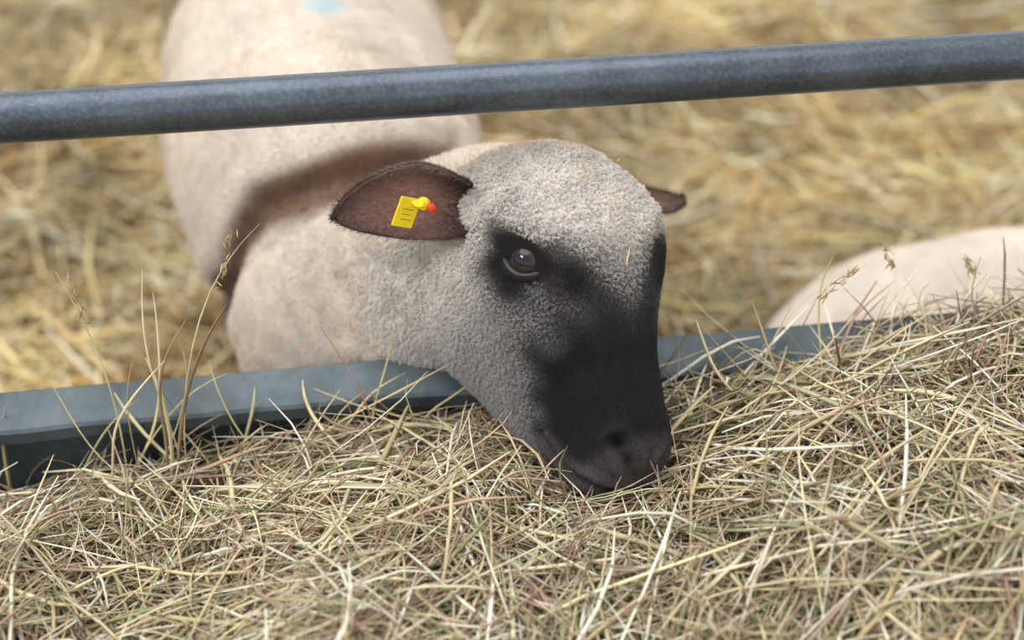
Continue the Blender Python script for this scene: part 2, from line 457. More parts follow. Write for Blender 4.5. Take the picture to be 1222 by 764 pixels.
def build_sheep(name, parts, O, A, L, crease=None, blue=None, nhead=150000, nbody=150000, voxel=.003, ears=None):
    root = empty(name)
    O = np.array(O, float); A = norm(np.array(A, float)); L = np.array(L, float); L = norm(L - A * (L @ A)); D = np.cross(L, A)
    allp = [loft(p) for p in parts] + [head_loft(O, A, L, D)]
    V, F = join(allp)
    tmp = mesh_obj('tmp', V, F)
    rm = tmp.modifiers.new('r', 'REMESH'); rm.mode = 'VOXEL'; rm.voxel_size = voxel
    sm = tmp.modifiers.new('s', 'SMOOTH'); sm.factor = .6; sm.iterations = 14
    dg = bpy.context.evaluated_depsgraph_get()
    me = bpy.data.meshes.new_from_object(tmp.evaluated_get(dg))
    bpy.data.objects.remove(tmp)
    co, t = arrays(me)
    vn = vnormals(co, t)
    if crease is not None:
        # settle the fold line on the fleece, approaching it from the front and above
        bb = BVHTree.FromPolygons([tuple(v) for v in co], [tuple(f) for f in t.tolist()])
        out = []
        for p in crease:
            o = Vector((0, 0, 1.227)); d = (Vector(p) - o).normalized()
            loc = bb.ray_cast(o, d)[0]
            out.append(np.array(loc) if loc is not None else np.array(bb.find_nearest(Vector(p))[0]))
        crease = np.array(out)
    q = (co - O) @ np.stack([A, L, D], 1)
    al = np.abs(q[:, 1]); q2 = np.stack([q[:, 0], al, q[:, 2]], 1)
    m = headmask(q)
    disp = np.zeros(len(co))
    dn = seg_dist(q2, [(.268, .008, -.040), (.264, .017, -.030), (.251, .026, -.023)])
    nost = np.exp(-(dn / .0048) ** 2); disp -= .011 * nost
    rim = np.exp(-((dn - .011) / .004) ** 2) * (q[:, 0] > .232); disp += .003 * rim
    dmz = seg_dist(np.stack([q[:, 0], q[:, 2], q[:, 2] * 0], 1), MOUTH)
    mouth = np.exp(-(dmz / .0034) ** 2) * (q[:, 0] > .2) * m; disp -= .007 * mouth
    disp += .0035 * np.exp(-((dmz - .010) / .005) ** 2) * (q[:, 0] > .212) * m
    disp -= .002 * np.exp(-(al / .003) ** 2) * (q[:, 0] > .262) * (q[:, 2] > -.055)
    de = np.linalg.norm(q2 - np.array([EYE[0], .072, EYE[2]]), axis=1)
    disp -= .005 * np.exp(-(de / .018) ** 2) * m
    db = seg_dist(q2, [(.07, .064, .026), (.10, .060, .030), (.125, .050, .026)]); disp += .0035 * np.exp(-(db / .011) ** 2) * m
    dk = seg_dist(q2, [(.10, .075, -.035), (.135, .062, -.035), (.17, .050, -.03)]); disp += .004 * np.exp(-(dk / .013) ** 2) * m
    dk = seg_dist(q2, [(.145, .052, -.006), (.185, .040, -.012)]); disp -= .004 * np.exp(-(dk / .013) ** 2) * m
    if crease is not None:
        dc = seg_dist(co, crease); disp -= .013 * np.exp(-(dc / .015) ** 2) * (~m)
        disp += .006 * np.exp(-((dc - .042) / .02) ** 2) * (~m)
    _, B, mm = colour_at(co, q, False, crease, blue)
    woolly = 1 - np.clip(B * 1.3, 0, 1)
    hs = headsoft(q)
    capv = sstep(.16, .08, q[:, 0] + .4 * np.maximum(0, -q[:, 2]))
    dh = (.0006 + .0008 * capv) * n_mid(co) + (.0006 + .0006 * capv) * n_fine(co) + .0014 * n_low(co)
    dbd = .0006 * n_mid(co) + .003 * n_low(co)
    disp += woolly * (dh * hs + dbd * (1 - hs))
    co = co + vn * disp[:, None]
    me.vertices.foreach_set('co', co.ravel()); me.update()
    vn = vnormals(co, t)
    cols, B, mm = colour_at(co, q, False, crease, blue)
    dark = np.clip(nost * 1.3 + mouth * .9, 0, 1)[:, None]
    lipm = np.clip(sstep(.243, .266, q[:, 0]) + (1 - sstep(.006, .018, dmz)) * (q[:, 0] > .212), 0, 1)
    lipm = (lipm * m)[:, None]
    base = cols * .8
    lc = s2l((78, 71, 73))
    base = base * (1 - lipm * .85) + lc * lipm * .85
    ring = ((1 - sstep(.020, .030, de)) * m)[:, None]
    base = base * (1 - ring) + C_BLACK * .8 * ring
    set_col(me, base * (1 - dark) + s2l((5, 4, 5)) * dark)
    if me.materials: me.materials.clear()
    me.materials.append(M_skin)
    me.polygons.foreach_set('use_smooth', [True] * len(me.polygons))
    body = bpy.data.objects.new('body', me); COL.objects.link(body); body.parent = root
    # ---- head hair
    dens = (hs * .97 + .03) * m * np.clip(1 - nost * 2, 0, 1) * np.clip(1 - mouth * 1.2, 0, 1)
    for side in (1, -1):
        out_, tx_, ty_ = eye_axes(A, L, D, side)
        ec = O + A * EYE[0] + L * (EYE[1] * side) + D * EYE[2]
        rel = co - ec
        eyeo = ((rel @ tx_) / .0225) ** 2 + ((rel @ ty_) / .0180) ** 2 + (rel @ out_ < -.01) * 9
        dens *= (eyeo > 1)
    dens *= np.where(q[:, 0] > .248, .35, 1)
    P, Nn = scatter(co, t, vn, dens, nhead)
    qq = (P - O) @ np.stack([A, L, D], 1)
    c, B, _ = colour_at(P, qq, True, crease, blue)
    dmh = seg_dist(np.stack([qq[:, 0], qq[:, 2], qq[:, 2] * 0], 1), MOUTH)
    liph = (np.clip(sstep(.246, .268, qq[:, 0]) * .7 + (1 - sstep(.006, .020, dmh)) * (qq[:, 0] > .212) * .7, 0, .8))[:, None]
    c = c * (1 - liph) + s2l((78, 71, 73)) * liph
    cap = sstep(.16, .09, qq[:, 0] + .35 * np.maximum(0, -qq[:, 2])) * (1 - B)
    woolf = 1 - B
    CP, CN = scatter(co, t, vn, dens * (q[:, 0] < .2), 12000 if nhead > 100000 else 4000)
    CN = norm(CN + rng.normal(size=CN.shape) * .42)
    CB = rng.uniform(.90, 1.08, len(CP))
    tang = norm(-A[None] - Nn * (Nn @ (-A))[:, None])
    wl = np.clip(woolf, 0, 1)[:, None]
    dirs = norm(Nn * (.28 + .6 * wl) + tang * (1.0 * (1 - wl) + .2) + rng.normal(size=Nn.shape) * (.12 + .35 * wl))
    ln = .0022 + .0006 * woolf + .0007 * cap + rng.uniform(-.0006, .0008, len(P))
    ln = np.where(qq[:, 0] > .2, .0022, ln)
    wsel = woolf > .35
    hair_obj('head_wool', P[wsel], dirs[wsel], ln[wsel], .00015, c[wsel], curl=.0008, curlfreq=1.4, clump=(CP, CN, CB), clump_amt=.78, parent=root, npt=6)
    hair_obj('face_hair', P[~wsel], dirs[~wsel], ln[~wsel], .00012, c[~wsel] * rng.uniform(.6, 1.6, ((~wsel).sum(), 1)), curl=.0001, parent=root, npt=4, mat=M_fur)
    # ---- body wool
    dens = (1 - hs) * (B_face_free(q)) * np.where(co[:, 2] < .2, .4, 1) * np.where(co[:, 1] < 1.45, 1.8, .8)
    P, Nn = scatter(co, t, vn, dens, nbody)
    qq = (P - O) @ np.stack([A, L, D], 1)
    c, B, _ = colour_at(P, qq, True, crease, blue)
    dirs = norm(Nn * .8 + rng.normal(size=Nn.shape) * .4 + np.array([.1, .3, -.6]))
    CP, CN = scatter(co, t, vn, dens, 30000)
    hair_obj('body_wool', P, dirs, rng.uniform(.0028, .0045, len(P)), .00021, c, curl=.0004, curlfreq=1.0, clump=(CP, CN, rng.uniform(.95, 1.05, len(CP))), clump_amt=.35, parent=root, npt=4)
    for side in (1, -1): eye(root, O, A, L, D, side)
    W = None
    for e in ears:
        ob, W_ = ear(root, np.array(e[0], float), e[1], e[2], e[3], e[4])
        if W is None: W = W_
    return root, co, t, vn, (O, A, L, D), W

def B_face_free(q):
    # body fleece never grows on the muzzle
    return 1.0 - (headmask(q) & (q[:, 0] > .12)).astype(float)

# ---------------------------------------------------------------- main sheep
O = np.array([.0275, 1.0840, .6840]); A = (.355, -.7490, -.5590); L = (-.78, -.5693, .2599)
body = [(-.15, 1.235, .46, .05, .06), (-.155, 1.27, .465, .115, .135), (-.175, 1.36, .465, .158, .18), (-.215, 1.5, .465, .180, .19),
        (-.255, 1.68, .46, .190, .195), (-.28, 1.85, .465, .185, .19), (-.30, 1.99, .475, .16, .17), (-.315, 2.08, .48, .10, .12), (-.32, 2.11, .48, .02, .03)]
neck = [(-.17, 1.40, .38, .10, .12), (-.155, 1.33, .38, .145, .165), (-.14, 1.255, .405, .142, .15), (-.108, 1.195, .455, .128, .128), (-.065, 1.155, .515, .112, .112),
        (-.02, 1.125, .570, .10, .098), (.005, 1.10, .605, .085, .080), (.02, 1.08, .62, .05, .05)]
def foreleg(x, y):
    return [(x, y, .42, .07, .09), (x, y - .01, .33, .05, .06), (x, y + .005, .26, .031, .034), (x, y, .21, .028, .031), (x, y + .002, .16, .019, .02),
            (x, y, .08, .018, .019), (x, y - .008, .045, .024, .025), (x, y - .015, .02, .028, .032), (x, y - .018, .002, .03, .036)]
def hindleg(x, y, s=1):
    return [(x + .09 * s, y, .45, .08, .11), (x + .05 * s, y - .04, .37, .07, .10), (x + .015 * s, y - .03, .30, .05, .07), (x, y + .03, .24, .032, .045), (x, y + .055, .2, .024, .032),
            (x, y + .045, .14, .018, .022), (x, y + .03, .07, .018, .019), (x, y + .02, .045, .024, .025), (x, y + .008, .02, .028, .032), (x, y + .002, .002, .03, .036)]
tail = [(-.315, 2.07, .56, .03, .03), (-.32, 2.12, .54, .026, .026), (-.322, 2.14, .46, .024, .024), (-.322, 2.14, .36, .02, .02), (-.322, 2.135, .30, .008, .008)]
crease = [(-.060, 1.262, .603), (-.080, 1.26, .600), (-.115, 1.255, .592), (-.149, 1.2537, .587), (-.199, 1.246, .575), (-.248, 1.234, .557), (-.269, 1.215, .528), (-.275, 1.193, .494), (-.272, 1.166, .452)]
An = norm(np.array(A)); Ln = np.array(L); Ln = norm(Ln - An * (Ln @ An)); Dn = np.cross(Ln, An)
earL = O + An * .020 + Ln * .072 - Dn * .024
earR = O + An * .032 - Ln * .064 - Dn * .018
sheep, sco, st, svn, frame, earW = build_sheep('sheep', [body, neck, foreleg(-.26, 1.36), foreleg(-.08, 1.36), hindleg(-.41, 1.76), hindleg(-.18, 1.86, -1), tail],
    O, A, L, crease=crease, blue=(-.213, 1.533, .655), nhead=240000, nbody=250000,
    ears=[(earL, (-.985, -.127, -.030), (.05, -.95, .20), .114, .030), (earR, (.70, .36, -.10), (.25, .05, .9), .092, .021)])
E = norm(np.array((-.985, -.127, -.030))); Nn_ = np.array((.05, -.95, .20)); Nn_ = norm(Nn_ - E * (Nn_ @ E)); Wn = np.cross(Nn_, E)
upv = Wn if Wn[2] > 0 else -Wn
def plate(name, c, ax, ay, az, sx, sy, sz, mat, bev=.002):
    import bmesh
    bm = bmesh.new(); bmesh.ops.create_cube(bm, size=1)
    for v in bm.verts:
        p = np.array(v.co)
        v.co = Vector(c + ax * p[0] * sx + ay * p[1] * sy + az * p[2] * sz)
    bmesh.ops.bevel(bm, geom=bm.edges[:], offset=bev, segments=3, affect='EDGES')
    me = bpy.data.meshes.new(name); bm.to_mesh(me); bm.free()
    ob = bpy.data.objects.new(name, me); COL.objects.link(ob); me.materials.append(mat); ob.parent = sheep
    return ob
tc_ = earL + E * .054 + Nn_ * .012 - upv * .003
ang = math.radians(-24)
rx = -E * math.cos(ang) + upv * math.sin(ang); ry = E * math.sin(ang) + upv * math.cos(ang)
rx = norm(rx - .55 * Nn_); nz_ = norm(np.cross(rx, ry))
if nz_ @ Nn_ < 0: nz_ = -nz_
plate('ear_tag', tc_, rx, ry, nz_, .0205, .026, .0016, M_tagy, .0006)
for k, (ox, w) in enumerate([(.0, .011), (.0, .008), (.001, .010)]):
    plate('tag_print_%d' % k, tc_ + nz_ * .0009 + ry * (.003 - .0045 * k) + rx * ox, rx, ry, nz_, w, .0005, .0003, M_tagk, .00005)
def cyl(name, c, ax, r, h, mat, parent, seg=24):
    ax = norm(np.array(ax)); s = norm(np.cross(ax, (0.3, .2, 1))); u = np.cross(ax, s)
    prof = [(0, 0), (r * .9, 0), (r, h * .12), (r, h * .85), (r * .85, h), (0, h)]
    V = []; F = []
    for rr, hh in prof:
        for j in range(seg):
            a = 6.28318 * j / seg
            V.append(np.array(c) + ax * hh + s * rr * math.cos(a) + u * rr * math.sin(a))
    for i in range(len(prof) - 1):
        for j in range(seg):
            k = (j + 1) % seg; F.append((i * seg + j, i * seg + k, (i + 1) * seg + k, (i + 1) * seg + j))
    return mesh_obj(name, V, F, mat, parent=parent)
pin = earL + E * .040 + Nn_ * .006 + upv * .002
cyl('tag_button', pin, Nn_ - .3 * E, .0055, .005, M_tagy, sheep)
cyl('tag_stud', pin + Nn_ * .003 - E * .007 - upv * .003, Nn_, .0038, .005, M_tagr, sheep)
lk = loft([tuple(tc_ + ry * .011 + rx * .004) + (.004, .0012), tuple(pin + Nn_ * .005 + E * .004) + (.0035, .0015), tuple(pin + Nn_ * .004) + (.003, .002)], 12)
mesh_obj('tag_neck', lk[0], lk[1], M_tagy, parent=sheep)

# ---------------------------------------------------------------- resting sheep on the right
def sh(path, dx=.04, sz=.86): return [(p[0] + dx, p[1], p[2] * sz, p[3] * .95, p[4] * sz) for p in path]
bl = sh([(.265, 1.46, .19, .02, .03), (.285, 1.46, .19, .09, .09), (.35, 1.46, .20, .15, .15), (.46, 1.47, .205, .20, .195), (.62, 1.48, .21, .22, .208), (.80, 1.49, .21, .21, .20),
      (.97, 1.50, .23, .17, .18), (1.06, 1.50, .27, .12, .13), (1.10, 1.5, .30, .05, .05)])
nl = sh([(.93, 1.49, .24, .12, .12), (1.03, 1.47, .34, .12, .12), (1.11, 1.45, .44, .10, .10), (1.16, 1.43, .51, .08, .08), (1.18, 1.42, .54, .04, .04)], .05)
l1 = [(1.0, 1.38, .13, .06, .07), (1.10, 1.34, .07, .04, .04), (1.23, 1.32, .035, .025, .025), (1.15, 1.30, .03, .02, .02), (1.08, 1.29, .03, .026, .026), (1.05, 1.29, .03, .01, .01)]
l2 = [(1.0, 1.60, .13, .06, .07), (1.10, 1.63, .07, .04, .04), (1.23, 1.64, .035, .025, .025), (1.15, 1.67, .03, .02, .02), (1.08, 1.67, .03, .026, .026), (1.05, 1.67, .03, .01, .01)]
l3 = [(.47, 1.37, .13, .09, .09), (.57, 1.31, .09, .06, .07), (.65, 1.28, .05, .035, .035), (.53, 1.26, .035, .024, .024), (.63, 1.25, .03, .022, .022), (.69, 1.25, .03, .01, .01)]
O2 = np.array([1.25, 1.45, .55]); A2 = norm(np.array((.62, -.62, -.42))); L2 = np.array((-.70, -.70, .0)); L2 = norm(L2 - A2 * (L2 @ A2)); D2 = np.cross(L2, A2)
build_sheep('sheep', [bl, nl, l1, l2, l3], O2, A2, L2, nhead=30000, nbody=80000, voxel=.004,
    ears=[(O2 + A2 * .03 + L2 * .07 - D2 * .028, L2 - A2 * .2 - D2 * .1, A2 * .8 + D2 * .3, .11, .028), (O2 + A2 * .03 - L2 * .07 - D2 * .028, -L2 - A2 * .2 - D2 * .1, A2 * .8 + D2 * .3, .11, .028)])

# ---------------------------------------------------------------- trough
def build_trough():
    prof = [(.000, -.022), (.000, .000), (-.003, .0015), (-.034, -.016), (-.0365, -.019), (-.0365, -.030), (-.034, -.032), (-.016, -.030), (-.016, -.20), (-.05, -.28),
            (-.43, -.28), (-.47, -.20), (-.48, -.06), (-.50, -.058), (-.50, -.066), (-.484, -.068),
            (-.475, -.205), (-.433, -.284), (-.047, -.284), (-.012, -.202), (-.012, -.022)]
    xs = np.linspace(-1.3, 1.3, 105)
    V = []; F = []; n = len(prof)
    for x in xs:
        y0, z0 = 1.066 + .095 * x, .5029 + .037 * x
        for k, (dy, dz) in enumerate(prof):
            w = .0009 * math.sin(x * 21 + 1) * math.sin(x * 9) + .0006 * math.sin(x * 47)
            V.append((x, y0 + dy + (w if k in (3, 4, 5, 6) else 0), z0 + dz + (w * .8 if k in (3, 4, 5, 6) else w * .3)))
    for i in range(len(xs) - 1):
        for j in range(n):
            k = (j + 1) % n
            F.append((i * n + j, i * n + k, (i + 1) * n + k, (i + 1) * n + j))
    for x in (-1.3, 1.3):
        y0, z0 = 1.066 + .095 * x, .5029 + .037 * x; o = len(V)
        pl = [(-.014, -.03), (-.014, -.202), (-.05, -.282), (-.43, -.282), (-.472, -.202), (-.482, -.064)]
        for t in (-.002, .002):
            for dy, dz in pl: V.append((x + t, y0 + dy, z0 + dz))
        m = len(pl)
        F.append(tuple(range(o, o + m))); F.append(tuple(reversed(range(o + m, o + 2 * m))))
        for j in range(m): F.append((o + j, o + (j + 1) % m, o + m + (j + 1) % m, o + m + j))
    for x in (-1.15, 1.15):
        y0, z0 = 1.066 + .095 * x, .5029 + .037 * x
        for dy in (-.10, -.38):
            o = len(V)
            for z in (0.0, z0 - .282):
                for sx, sy in ((-.02, -.02), (.02, -.02), (.02, .02), (-.02, .02)): V.append((x + sx, y0 + dy + sy, z))
            F += [(o, o + 3, o + 2, o + 1), (o + 4, o + 5, o + 6, o + 7)] + [(o + j, o + (j + 1) % 4, o + 4 + (j + 1) % 4, o + 4 + j) for j in range(4)]
    return mesh_obj('feed_trough', V, F, M_trough, smooth=False)
build_trough()

# ---------------------------------------------------------------- rail + posts
def railp(x): return (x, 1.067 + .0966 * x, .7592 + .0242 * x)
V, F = loft([(*railp(x), .0203, .0203) for x in (-1.38, -.5, .5, 1.38)], nseg=48, up=(0, .1, 1))
parts = [(V, F)]
for x in (-1.38, 1.38):
    p = railp(x)
    parts.append(loft([(p[0], p[1], 0, .026, .026), (p[0], p[1], .5, .026, .026), (p[0], p[1], p[2] + .04, .026, .026)], nseg=32, up=(0, 1, 0)))
V, F = join(parts)
mesh_obj('metal_rail', V, F, M_pipe)

# ---------------------------------------------------------------- strands
def strands(C, Dr, Ln_, W_, bend, cols, thick=.4, nr=6, taper=True):
    N = len(C)
    rv = rng.normal(size=(N, 3)); rv[:, 2] += 1.2
    S = norm(np.cross(Dr, rv)); U = np.cross(S, Dr)
    t = np.linspace(-.5, .5, nr)
    P = C[:, None] + Dr[:, None] * (Ln_[:, None] * t[None])[..., None] + bend[:, None] * ((t ** 2 - .08) * 4)[None, :, None]
    kk = rng.normal(size=(N, 3)) * .018 * Ln_[:, None]
    P = P + kk[:, None] * np.sin(t * 2 * np.pi)[None, :, None]
    wt = np.ones(nr)
    if taper: wt = np.clip(1.2 - np.abs(t) ** 2 * 3.4, .3, 1)
    w = W_[:, None] * .5 * wt[None]
    a = P + S[:, None] * w[..., None]; b = P - S[:, None] * w[..., None]; c = P + U[:, None] * (w * thick * 2)[..., None]
    V = np.stack([a, b, c], 2)
    base = (np.arange(N) * nr * 3)[:, None, None]
    r = (np.arange(nr - 1) * 3)[None, :, None]
    k = np.arange(3)[None, None]; k2 = (k + 1) % 3
    F = np.stack([base + r + k, base + r + k2, base + r + 3 + k2, base + r + 3 + k], -1).reshape(-1, 4)
    shade = rng.uniform(.88, 1.12, (N, nr, 1, 1))
    CC = np.broadcast_to(cols[:, None, None] * shade, (N, nr, 3, 3)).reshape(-1, 3)
    return V.reshape(-1, 3), F, CC, P

def fast_mesh(name, V, F, cols, mat, extra=None):
    me = bpy.data.meshes.new(name)
    nf = len(F)
    if extra is not None:
        EV, EF, EC = extra; F = np.concatenate([F, np.array(EF) + len(V)]); V = np.concatenate([V, EV]); cols = np.concatenate([cols, EC]); nf = len(F)
    me.vertices.add(len(V)); me.vertices.foreach_set('co', V.astype(np.float32).ravel())
    me.loops.add(nf * 4); me.loops.foreach_set('vertex_index', F.astype(np.int32).ravel())
    me.polygons.add(nf); me.polygons.foreach_set('loop_start', np.arange(nf, dtype=np.int32) * 4)
    me.update(calc_edges=True); me.validate()
    set_col(me, np.clip(cols, 0, 1)); me.materials.append(mat)
    ob = bpy.data.objects.new(name, me); COL.objects.link(ob)
    return ob

def pick(pal, w, N):
    pal = np.array([s2l(p) for p in pal]); w = np.array(w, float); w /= w.sum()
    i = rng.choice(len(pal), N, p=w)
    return pal[i] * rng.uniform(.75, 1.2, (N, 1)) * rng.uniform(.95, 1.05, (N, 3))

XB = [-1.3, -.6, -.45, -.30, -.15, .05, .20, .35, .47, .7, 1.3]
ZB = [.37, .375, .385, .408, .445, .464, .478, .502, .522, .53, .52]
def H(x, y):
    b = np.interp(x, XB, ZB)
    yl = 1.066 + .095 * x
    f = np.clip((yl - .03 - y) / .18, 0, 1); f = f * f * (3 - 2 * f)
    lift = np.interp(x, [-1.3, -.45, -.1, .1, .35, .5, 1.3], [.035, .05, .02, .0, .012, .0, 0.0])
    P = np.stack([x, y, x * 0], -1).reshape(-1, 3)
    n = (SN(18, 10, 31)(P) * .008 + SN(45, 10, 32)(P) * .007).reshape(np.shape(x))
    fr = np.clip((.72 - y) / .2, 0, 1)
    dip = .022 * np.exp(-(((x - .09) / .085) ** 2 + ((y - .935) / .080) ** 2))
    return b + lift * f + n * (.4 + .6 * f) - .06 * fr ** 2 - dip

PAL = [(206, 189, 148), (228, 215, 177), (164, 133, 109), (240, 233, 212), (152, 150, 108), (178, 149, 127), (212, 197, 156), (118, 93, 74), (196, 171, 143)]
PW = [5, 4, 3, 2.6, 2.2, 2.8, 4, 1.8, 2]
bv = BVHTree.FromPolygons([tuple(v) for v in sco], [tuple(f) for f in st.tolist()])

def inside(P, tol=-.003):
    lo = sco.min(0) - .01; hi = np.array([.3, 1.45, .8])
    out = np.zeros(len(P), bool)
    near = ((P > lo) & (P < hi)).all(-1).any(1)
    for i in np.nonzero(near)[0]:
        for p in P[i]:
            l, n, idx, d = bv.find_nearest(Vector(p))
            if l is not None and (Vector(p) - l).dot(n) < tol and d < .12: out[i] = True; break
    return out

def hay(N, xr, lift, lay, lenr, wr, up_sd, benda, yr=(.58, 1.10)):
    x = rng.uniform(*xr, N); y = rng.uniform(*yr, N)
    cen = np.stack([x, y, x * 0], 1)
    th = SN(9, 8, 41)(cen) * 1.3 + rng.normal(size=N) * .9 + np.where(rng.random(N) < .35, rng.uniform(0, 6.28, N), 0)
    ps = rng.normal(size=N) * up_sd
    eps = .01
    hz = H(x, y); gx = (H(x + eps, y) - hz) / eps; gy = (H(x, y + eps) - hz) / eps
    d = np.stack([np.cos(th), np.sin(th), np.clip(gx * np.cos(th) + gy * np.sin(th), -.4, .4) + np.tan(np.clip(ps, -1.2, 1.2))], 1); d = norm(d)
    L_ = rng.uniform(*lenr, N) * rng.uniform(.6, 1, N); W_ = rng.uniform(*wr, N)
    z = hz + lift - lay * rng.random(N) ** 1.5 + np.abs(d[:, 2]) * L_ * .25
    C = np.stack([x, y, z], 1)
    bend = rng.normal(size=(N, 3)) * benda * L_[:, None]; bend[:, 2] = -np.abs(bend[:, 2]) * .5
    yl = 1.066 + .095 * x
    ends = np.stack([C - d * L_[:, None] * .5, C + d * L_[:, None] * .5], 1)
    ye = ends[..., 1]; xe = ends[..., 0]; ze = ends[..., 2]
    yle = 1.066 + .095 * xe; zle = .5029 + .037 * xe
    bad = ((ye > yle - .018) & (ze < zle + .004)).any(1) | (ye < yle - .47).any(1) | (y > yl - .02) | (ye > yle + .05).any(1)
    k = ~bad
    return C[k], d[k], L_[k], W_[k], bend[k]

sets = [hay(26000, (-.62, .62), .002, .042, (.05, .18), (.0011, .0030), .17, .05),
        hay(9000, (-.62, .62), .008, .014, (.03, .13), (.0012, .0038), .28, .07),
        hay(2600, (-.62, .62), .014, .006, (.12, .28), (.0017, .0040), .16, .05),
        hay(2400, (-.62, .62), .014, .0, (.05, .15), (.0009, .0024), .6, .09),
        hay(9000, (-1.22, -.6), .003, .030, (.05, .18), (.002, .0045), .15, .05),
        hay(9000, (.6, 1.22), .003, .030, (.05, .18), (.002, .0045), .15, .05),
        hay(350, (-.62, .62), .018, .004, (.08, .22), (.004, .006), .2, .06)]
Vs = []; Fs = []; Cs = []; off = 0
def add(C, d, L_, W_, b, cols, thick=.4, nr=6, chk=True):
    global off
    V, F, CC, P = strands(C, d, L_, W_, b, cols, thick, nr)
    if chk:
        bad = inside(P)
        if bad.any():
            k = ~bad
            V, F, CC, P = strands(C[k], d[k], L_[k], W_[k], b[k], cols[k], thick, nr)
    Vs.append(V); Fs.append(F + off); Cs.append(CC); off += len(V)
for i, (C, d, L_, W_, b) in enumerate(sets):
    cols = pick(PAL, PW, len(C))
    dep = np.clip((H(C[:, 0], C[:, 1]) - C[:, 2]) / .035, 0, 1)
    cols = cols * (1 - .55 * dep)[:, None] * (1 + .15 * SN(12, 8, 77)(C))[:, None]  # deeper strands get darker colour, painting shade into the gaps
    if i == 2: cols = pick(PAL[:2] + PAL[3:4] + PAL[4:6], [3, 3, 4, 2, 2], len(C))
    if i == 6: cols = pick([(200, 186, 144), (220, 207, 168), (162, 158, 116)], [3, 3, 2], len(C))
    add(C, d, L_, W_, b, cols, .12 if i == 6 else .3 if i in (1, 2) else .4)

stalks = [((-.30, .975, .42), (-.222, .985, .672), .03, .0018), ((-.335, .985, .41), (-.285, 1.0, .60), -.02, .0045), ((-.33, .97, .40), (-.36, .99, .625), -.015, .0016),
          ((-.30, .96, .42), (-.245, .98, .60), .015, .005), ((-.29, .97, .42), (-.305, .985, .63), .01, .0022), ((-.32, .96, .42), (-.40, .97, .54), .02, .003),
          ((-.455, .99, .385), (-.445, 1.0, .485), .004, .004), ((-.24, 1.0, .43), (-.225, 1.01, .50), .0, .004), ((-.36, .95, .42), (-.30, .96, .56), .02, .0025),
          ((-.20, .97, .45), (-.06, 1.02, .52), .012, .003), ((-.12, .98, .455), (-.11, 1.03, .54), .008, .0025), ((-.15, .97, .46), (-.19, 1.02, .50), .01, .004),
          ((.16, 1.0, .475), (.29, 1.03, .61), .01, .0014), ((.22, 1.02, .49), (.24, 1.05, .565), .01, .0016), ((.27, 1.03, .50), (.275, 1.07, .60), .01, .0018),
          ((.30, 1.0, .50), (.335, 1.05, .585), .015, .0016), ((.36, 1.02, .51), (.33, 1.09, .60), .02, .0014), ((.40, 1.05, .52), (.47, 1.07, .60), .02, .0016),
          ((.43, 1.06, .52), (.40, 1.08, .59), .02, .0014), ((.20, 1.0, .49), (.155, 1.04, .55), .01, .003), ((.25, .98, .50), (.20, 1.03, .575), .01, .002),
          ((-.36, .97, .40), (-.26, 1.0, .52), .02, .003), ((-.28, .98, .42), (-.35, 1.0, .50), .01, .0035), ((-.40, .97, .40), (-.33, .99, .50), .01, .002), ((-.31, .97, .42), (-.27, .99, .56), -.015, .0035),
          ((-.22, .98, .44), (-.27, 1.02, .52), .01, .002), ((-.09, .99, .46), (-.03, 1.03, .505), .01, .003), ((-.17, .99, .45), (-.10, 1.03, .50), .005, .0025),
          ((-.31, .96, .42), (-.275, .975, .59), .012, .0055), ((-.295, .965, .42), (-.30, .98, .55), -.01, .004), ((-.33, .96, .41), (-.315, .98, .57), .012, .003)]
R_ = np.array([s[0] for s in stalks], float); T_ = np.array([s[1] for s in stalks], float)
bb = np.zeros_like(R_); bb[:, 0] = [s[2] for s in stalks]
dd_ = T_ - R_; LL = np.linalg.norm(dd_, axis=1)
add((R_ + T_) / 2, dd_ / LL[:, None], LL * 1.05, np.array([s[3] for s in stalks]), bb, pick([(226, 214, 168), (206, 192, 140), (180, 152, 114)], [3, 2, 1], len(R_)), .35, 12, False)
for ti in (0, 2, 16, 17, 18, 12):
    n = 26; tt = rng.random(n) * .2
    C = T_[ti] - dd_[ti] * tt[:, None] + rng.normal(size=(n, 3)) * .002
    d = norm(dd_[ti] / LL[ti] + rng.normal(size=(n, 3)) * .45)
    add(C, d, rng.uniform(.005, .012, n), rng.uniform(.0008, .0018, n), np.zeros((n, 3)), pick([(180, 150, 105), (205, 185, 135)], [1, 1], n), .5, 4, False)
heroes = [((.16, .90, .50), (.275, .72, .53)), ((-.10, .76, .50), (.115, .82, .50)), ((-.26, .68, .49), (-.10, .80, .50)), ((-.20, .70, .50), (-.30, .86, .475)), ((-.40, .80, .46), (-.36, .72, .47)),
          ((.02, .66, .50), (-.06, .86, .485)), ((.22, .78, .53), (.42, .84, .545)), ((.3, .70, .53), (.26, .9, .51)), ((.34, .88, .525), (.46, .72, .55)), ((-.05, .9, .47), (-.2, .92, .468)),
          ((-.42, .72, .47), (-.30, .84, .47)), ((-.34, .74, .47), (-.24, .76, .47)), ((.40, .70, .5), (.30, .80, .5)), ((.1, .70, .5), (.2, .73, .5))]
R_ = np.array([s[0] for s in heroes], float); T2 = np.array([s[1] for s in heroes], float)
R_[:, 2] = H(R_[:, 0], R_[:, 1]) + .014; T2[:, 2] = H(T2[:, 0], T2[:, 1]) + .018
d3 = T2 - R_; L3 = np.linalg.norm(d3, axis=1)
b3 = rng.normal(size=R_.shape) * .006; b3[:, 2] = -.002
add((R_ + T2) / 2, d3 / L3[:, None], L3, rng.uniform(.003, .0050, len(R_)), b3, pick([(240, 234, 210), (226, 216, 180), (160, 134, 120)], [3, 3, 1], len(R_)), .3, 10, True)
